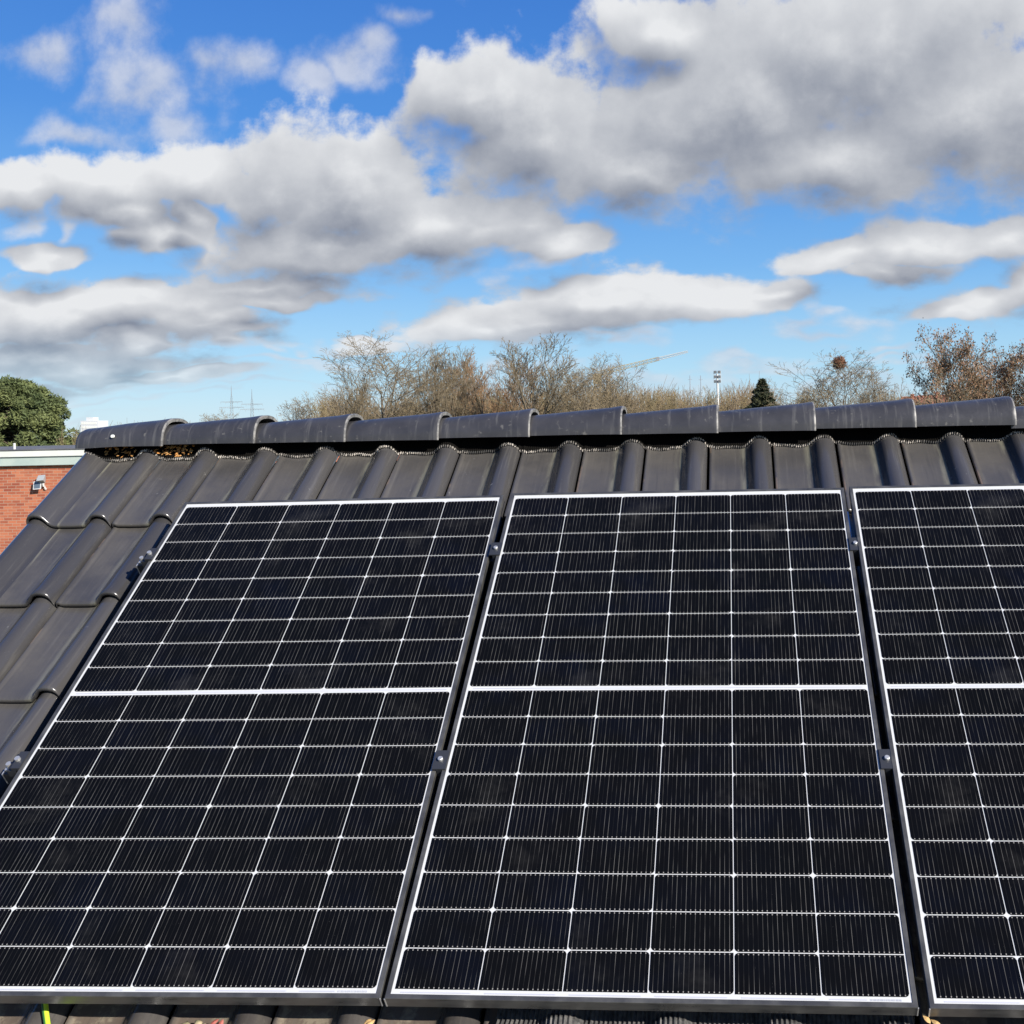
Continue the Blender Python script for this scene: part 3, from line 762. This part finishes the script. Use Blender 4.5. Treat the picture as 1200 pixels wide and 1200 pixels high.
def tree_template(seed, style, H, hw, leaves=0, tmin=.0105, leafmat=None):
    th, tn = gen_tree(seed, style); allp = np.array([s[1] for s in th + tn]); zmax = allp[:, 2].max()
    xy = np.percentile(np.abs(allp[:, :2]), 97)
    sc = np.array([hw / xy, hw / xy, H / zmax])
    d = {'trunk': mesh_np('trunk', *tubes_np(th, 5, sc, .019)), 'crown': mesh_np('crown', *tubes_np(tn, 3, sc, tmin))}
    if leaves:
        rg = np.random.default_rng(seed); ends = np.array([s[1] for s in tn]) * sc
        pts = ends[rg.integers(0, len(ends), leaves)] + rg.normal(0, .16, (leaves, 3))
        u = rg.normal(0, 1, (leaves, 3)); u /= np.linalg.norm(u, axis=1, keepdims=True); w = np.cross(u, rg.normal(0, 1, (leaves, 3))); w /= np.linalg.norm(w, axis=1, keepdims=True)
        sz = rg.uniform(.05, .11, (leaves, 1)); V = np.stack([pts - u * sz, pts + w * sz * .6, pts + u * sz, pts - w * sz * .6], 1).reshape(-1, 3)
        d['leaves'] = mesh_np('leaves', V, np.arange(leaves * 4).reshape(-1, 4), False)
    return d
TEMPL = {'a': (tree_template(11, 'broom', 14, 4.6), M_twig), 'b': (tree_template(23, 'upright', 14, 3.0), M_twig), 'c': (tree_template(37, 'broom', 14, 3.6), M_twig),
         'd': (tree_template(41, 'upright', 14, 3.2), M_twigb), 'e': (tree_template(58, 'broom', 13, 4.2), M_twig),
         'o': (tree_template(71, 'broom', 12, 4.2, leaves=6500), M_twig), 's': (tree_template(83, 'shrub', 8, 3.2), M_shrub)}
HT = {'a': (14, 4.6), 'b': (14, 3.0), 'c': (14, 3.6), 'd': (14, 3.2), 'e': (13, 4.2), 'o': (12, 4.2), 's': (8, 3.2)}
used = set()
def plant(name, key, x, ytop, hwpx, D, rz, label, cat='tree', group='bare trees beyond the roof'):
    tpl, tm = TEMPL[key]; p = spot(x, ytop, D); H = p.z - GZ; hw = hwpx * D / F_PX
    e = empty(name, (p.x, p.y, GZ), label, cat, group, rz)
    e.scale = (hw / HT[key][1], hw / HT[key][1], H / HT[key][0])
    for part, me_ in tpl.items():
        o = bpy.data.objects.new(part, me_); COL.objects.link(o); o.parent = e
        if not me_.materials: me_.materials.append({'trunk': M_bark, 'crown': tm, 'leaves': M_oak}[part])
    return e
T_ = [('bare_tree','e',265,478,32,150,.3,'low rounded bare tree far off below the two pylons'),
 ('bare_tree','e',348,458,42,120,1.3,'low wide spreading bare tree left of the tall bare trees'),
 ('bare_tree','c',408,424,36,86,2.1,'smaller bare tree leaning out at the left end of the tall group'),
 ('bare_tree','a',449,388,72,95,.4,'tallest wide bare tree with a fan of limbs, left in the group'),
 ('bare_tree','b',500,402,38,100,1.0,'slim bare tree just right of the widest bare tree'),
 ('bare_tree','c',527,402,40,97,4.2,'bare tree with a forked dark trunk in the middle of the group'),
 ('bare_tree','d',566,404,42,106,.7,'rusty brown twiggy tree left of the tall forked one'),
 ('bare_tree','d',597,412,34,103,3.3,'second rusty brown twiggy tree, close against the tall forked one'),
 ('bare_tree','b',626,390,48,95,5.1,'tall narrow bare tree with rising forked stems, right half of the group'),
 ('bare_tree','a',681,412,48,98,2.6,'broad bare tree below the left end of the crane jib'),
 ('bare_tree','e',727,415,50,92,.2,'open bare tree standing in front of the crane jib'),
 ('bare_tree','a',985,405,68,90,3.7,'wide bare tree holding a round nest'),
 ('bare_tree','c',1030,432,34,105,.5,'small thin bare tree right of the nest tree'),
 ('bare_tree','b',660,425,38,120,2.2,'thin bare tree farther back between the broad and the narrow ones'),
 ('bare_tree','d',545,412,36,122,1.9,'thin rusty tree farther back in the middle of the group'),
 ('oak_tree','o',1118,378,52,70,.4,'oak with an open crown of dead brown leaves, its dark trunk leaning'),
 ('oak_tree','o',1166,404,46,74,2.4,'lower oak dense with rusty dead leaves, behind the open one'),
 ('oak_tree','o',1216,392,52,72,4.4,'oak with rusty dead leaves at the right picture edge')]
for a in T_: plant(*a, group='oaks with dead leaves' if a[0] == 'oak_tree' else 'bare trees beyond the roof')
sh = [(82,494,17,54),(100,503,14,58),(430,462,24,104),(470,458,30,108),(515,455,28,110),(560,448,30,112),(600,450,28,111),(645,450,30,108),(700,452,30,104),(745,455,28,105),(775,449,30,112),(805,452,28,108),(835,450,26,114),(862,458,24,106),(930,450,30,108),(955,455,26,112),(1060,457,24,120),(1140,440,28,84),(1185,440,30,86),(1010,452,22,110),(385,462,26,118)]
for k, (x, y, hw, D) in enumerate(sh):
    near = {-1:'beside the green pine, above the flat roof',0:'below the far white block, half hidden by the ridge end',1:'under the leaning bare tree at the left of the group',2:'under the widest bare tree',3:'under the slim and forked bare trees',4:'under the first rusty tree',5:'under the second rusty tree',6:'right of the tall narrow bare tree',7:'under the broad bare tree by the crane',
            8:'under the open tree in front of the jib',9:'just right of the open tree by the jib',10:'halfway between the jib and the floodlight mast',11:'behind the floodlight mast',12:'between the floodlight mast and the dark conifer',13:'right of the dark conifer',14:'under the left side of the nest tree',15:'left of the red roofed houses',16:'under the open oak',17:'under the rusty oaks at the right edge',18:'under the right side of the nest tree',19:'between the low wide tree and the leaning tree'}[k - 1]
    plant('bare_shrub', 's', x, y, hw, D, k * 1.3, 'brown bare shrub ' + near, 'shrub', 'brown bare shrubs beyond the roof')
# nest
p = spot(984, 425, 90); o = empty('bird_nest', p, 'round brown bird nest high in the wide bare tree', 'nest'); m = MB(); r_ = random.Random(5)
for k in range(260):
    d = Vector((r_.gauss(0, 1), r_.gauss(0, 1), r_.gauss(0, .9))).normalized(); q = d * r_.uniform(.2, .55); t = d.orthogonal(); t.rotate(Matrix.Rotation(r_.uniform(0, 6.28), 3, d)); t = t.normalized() * r_.uniform(.2, .45)
    m.tube([q - t, q + t], [.02, .012], 3, cap=False)
m.build('twigs', M_nest, o, fix=False)

def needle_tree(name, x, ytop, hwpx, D, label, mt, n, seed, conic, leafs=.22, group=None, clumps=70):
    p = spot(x, ytop, D); H = p.z - GZ; hw = hwpx * D / F_PX
    e = empty(name, (p.x, p.y, GZ), label, 'tree', group)
    rg = np.random.default_rng(seed); m = MB(); m.tube([(0, 0, 0), (.1, 0, H * .5), (0, .05, H * .97)], [.28, .18, .03], 8)
    C_ = []
    for k in range(clumps):
        t = rg.uniform(.16, 1.) ** .9; a = rg.uniform(0, 6.28)
        if conic: rad = hw * (1.01 - t) ** 1.05 * rg.uniform(.5, 1.2)
        else: rad = hw * math.sqrt(max(0, 1 - ((t - .5) / .52) ** 2)) * rg.uniform(.45, 1.2)
        c = np.array([math.cos(a) * rad, math.sin(a) * rad, H * t]); C_.append((c, (hw * (.26 if conic else .19)) * rg.uniform(.45, 1.3) * (1.15 - t if conic else 1)))
        m.tube([(0, 0, H * max(t - .06, .05)), tuple(c)], [.05, .02], 4, cap=False)
    if conic: C_.append((np.array([0, 0, H * .965]), hw * .05)); C_.append((np.array([0, 0, H * .93]), hw * .08)); m.tube([(0, .05, H * .9), (0, .05, H * .99)], [.06, .02], 4)
    m.build('trunk', M_bark, e)
    per = n // len(C_); V = []
    for c, rr_ in C_:
        q = rg.normal(0, 1, (per, 3)); q /= np.linalg.norm(q, axis=1, keepdims=True); q *= rr_ * rg.uniform(.35, 1, (per, 1)) ** .5; q[:, 2] *= (.5 if conic else .82); q += c
        u = rg.normal(0, 1, (per, 3)); u[:, 2] = np.abs(u[:, 2]) * .8; u /= np.linalg.norm(u, axis=1, keepdims=True)
        w = np.cross(u, rg.normal(0, 1, (per, 3))); w /= np.linalg.norm(w, axis=1, keepdims=True); sz = leafs * rg.uniform(.5, 1.1, (per, 1))
        V.append(np.stack([q - u * sz * .5, q + w * sz * .22, q + u * sz, q - w * sz * .22], 1).reshape(-1, 3))
    V = np.concatenate(V); link('crown', mesh_np('crown', V, np.arange(len(V)).reshape(-1, 4), False), mt, e)
needle_tree('pine_tree', 14, 451, 61, 58, 'bushy green pine above the flat roof at the left edge', M_pine, 120000, 4, False, .19, clumps=380)
needle_tree('pine_tree', -40, 455, 52, 64, 'second green pine mostly cut off by the left picture edge', M_pine, 26000, 8, False, .24, clumps=70)
needle_tree('conifer_tree', 893, 446, 58, 100, 'small dark pointed conifer left of the nest tree', M_spruce, 40000, 6, True, .34, clumps=150)

# far wood: one brown mass of twigs along the horizon, behind everything else
segs = []; r_ = random.Random(31)
for k in range(14000):
    x = r_.uniform(-130, 110); y = 205 + r_.uniform(-14, 14)
    t = (x - .8) / (y + 3.7)
    h = 7.0 if t < -.39 else (12.6 if t < .03 else (9.0 if t < .10 else 10.2))
    h += 1.0 * math.sin(x * .21) + .7 * math.sin(x * .47 + 1) + r_.gauss(0, .9)
    for q in range(3):
        b0 = Vector((x, y, h * r_.uniform(.2, .75))); d = Vector((r_.gauss(0, .35), r_.gauss(0, .35), 1)).normalized() * h * .27
        segs.append((b0, b0 + d, .05, .02))
V, F_ = tubes_np(segs, 3, np.array([1., 1, 1]), .02)
o = link('far_wood', mesh_np('far_wood', V, F_), M_wood); o.location = (0, 0, GZ); tag(o, 'brown leafless wood along the horizon behind the single trees', 'wood', kind='stuff')

# ------------------------------------------------------------------ masts, crane, pylons, far buildings
def lattice(m, p0, p1, w0, w1, n, r, side=Vector((1, 0, 0)), other=Vector((0, 1, 0))):
    cs = [(-1, -1), (1, -1), (1, 1), (-1, 1)]
    at = lambda t, c: p0.lerp(p1, t) + (side * c[0] + other * c[1]) * (w0 + (w1 - w0) * t) * .5
    for c in cs: m.tube([at(0, c), at(1, c)], r, 4)
    for k in range(n):
        for i in range(4):
            a, b = cs[i], cs[(i + 1) % 4]
            m.tube([at(k / n, a), at((k + 1) / n, b)], r * .7, 3, cap=False); m.tube([at((k + 1) / n, a), at((k + 1) / n, b)], r * .7, 3, cap=False)
for k, (x, y) in enumerate(((271, 452), (295, 456))):
    D = 900; p = spot(x, y, D); H = p.z - GZ
    e = empty('power_pylon', (p.x, p.y, GZ), ('left pylon of a far pair standing on the horizon' , 'right pylon of a far pair, slightly lower')[k], 'pylon', 'power pylons on the horizon', .5)
    m = MB(); lattice(m, Vector((0, 0, 0)), Vector((0, 0, H * .55)), 5, 2.2, 8, .11); lattice(m, Vector((0, 0, H * .55)), Vector((0, 0, H * .80)), 2.2, 1.2, 6, .10); m.tube([(0, 0, H * .8), (0, 0, H)], [.35, .12], 5); m.build('tower', M_galv, e)
    for zz, w in ((.60, 9.5), (.70, 8.5)):
        m = MB()
        for s in (-1, 1): lattice(m, Vector((0, 0, H * zz)), Vector((s * w, 0, H * zz + .2)), 1.3, .25, 6, .08, Vector((0, 0, 1)), Vector((0, 1, 0)))
        for s in (-1, -.55, .55, 1): m.tube([(s * w, 0, H * zz), (s * w, 0, H * zz - 1.8)], .10, 4)
        m.build('cross_arm', M_galv, e)
# floodlight mast
D = 130; p = spot(840.5, 436, D); H = p.z - GZ
e = empty('floodlight_mast', (p.x, p.y, GZ), 'slim pale floodlight mast with three rows of lamps', 'floodlight')
m = MB(); m.tube([(0, 0, 0), (0, 0, H - .2)], [.20, .11], 10); m.build('mast', M_mastw, e)
m = MB()
for zz in (0, -.55, -1.1): m.tube([(-.42, -.05, H + zz), (.42, -.05, H + zz)], .03, 6)
for xx in (-.40, .40): m.tube([(xx, -.02, H - 1.25), (xx, -.02, H + .15)], .03, 6)
m.build('lamp_frame', M_mastw, e)
for zz in (0, -.55, -1.1):
    for xx in (-.24, .24):
        m = MB(); T = Matrix.Translation((xx, -.17, H + zz)) @ Matrix.Rotation(R(28), 4, 'X'); m.box((-.17, -.06, -.17), (.17, .06, .17), T); m.build('lamp', M_lampgrey, e, bevel=.01)
for k, (x, y) in enumerate(((808.5, 440), (821, 440))):
    p = spot(x, y, 320); e = empty('thin_mast', (p.x, p.y, GZ), ('thin grey pole on the horizon, farther left of the floodlight mast', 'thin grey pole on the horizon, nearer the floodlight mast')[k], 'mast', 'thin poles on the horizon')
    m = MB(); m.tube([(0, 0, 0), (0, 0, p.z - GZ)], [.22, .10], 6); m.build('pole', M_lampgrey, e)
    m = MB(); m.tube([(-.6, 0, p.z - GZ - 1.2), (.6, 0, p.z - GZ - 1.2)], .07, 4); m.build('cross_bar', M_lampgrey, e)
# crane
D = 250; a = spot(700, 438, D); b_ = spot(806, 412, D)
e = empty('tower_crane', (a.x, a.y, GZ), 'ochre lattice crane jib rising right behind the bare trees', 'crane')
A = Vector((0, 0, a.z - GZ)); B = Vector((b_.x - a.x, 0, b_.z - GZ))
m = MB(); lattice(m, Vector((0, 0, 0)), A, 1.6, 1.4, 10, .10); m.build('mast', M_crane, e)
ax = (B - A).normalized(); up = ax.cross(Vector((0, 1, 0))).normalized()
m = MB(); lattice(m, A, A.lerp(B, .68), .95, .75, 16, .06, up); m.build('jib', M_crane, e)
m = MB(); lattice(m, A.lerp(B, .68), B, .62, .35, 8, .06, up); m.build('jib_tip', M_mastw, e)
m = MB(); m.box((-.35, -.4, -.4), (.35, .4, .4), Matrix.Translation(A.lerp(B, .67))); m.build('trolley', M_lampgrey, e, bevel=.03)
m = MB(); m.tube([A + up * -2.6, A.lerp(B, .55)], .045, 4); m.build('tie_rope', M_lampgrey, e)
m = MB(); m.box((-.9, -.8, -1.1), (.9, .8, 1.1), Matrix.Translation(A + Vector((0, 0, -1.2)))); m.build('cab', M_crane, e, bevel=.05)
# far high-rise
D = 800; p = spot(104, 493, D)
e = empty('white_tower_block', (p.x, p.y, GZ), 'tiny white tower block on the horizon right of the pine', 'building')
H = p.z - GZ; m = MB(); m.box((-6.5, 0, 0), (7, 14, H)); m.build('wall', M_highrise, e); m = MB(); m.box((-3.2, 2, H), (2.2, 9, H + 2.6)); m.build('roof_house', M_highrise, e)
for k in range(3):
    m = MB()
    m.box((-5.9, -.08, H - 2.6 - k * 3), (6.4, -.02, H - 1.2 - k * 3))
    m.build('window_row', M_fascia, e)
# red roofed houses
for k, (x, y, w, D) in enumerate(((1093, 463, 34, 210), (1066, 464.5, 20, 240))):
    p = spot(x, y, D); hw = w * D / F_PX / 2; H = p.z - GZ
    e = empty('far_house', (p.x, p.y, GZ), ('far house with a long red roof left of the open oak', 'far house with a short red roof right of the nest tree')[k], 'house', 'red roofed houses on the horizon')
    m = MB(); m.box((-hw + .3, -3, 0), (hw - .3, 3, H - 2.0)); m.build('wall', M_highrise if k else M_brickw if False else M_plaster, e)
    m = MB(); z0 = H - 2.1
    m.quad([(-hw, -3.4, z0), (hw, -3.4, z0), (hw, 0, H), (-hw, 0, H)]); m.quad([(-hw, 3.4, z0), (-hw, 0, H), (hw, 0, H), (hw, 3.4, z0)]); m.quad([(-hw, -3.4, z0), (-hw, 0, H), (-hw, 3.4, z0)]); m.quad([(hw, -3.4, z0), (hw, 3.4, z0), (hw, 0, H)])
    rf_ = m.build('roof', M_redroof, e)
    m = MB(); m.box((-.35 + hw * .3, -.6, H - 1.0), (.35 + hw * .3, .1, H + .5)); m.build('chimney', M_redroof, rf_)
    for q in (-.5, .5):
        m = MB(); m.box((q * hw - .6, -3.06, H - 4.0), (q * hw + .6, -3.003, H - 2.7)); m.build('window', M_glass, e)
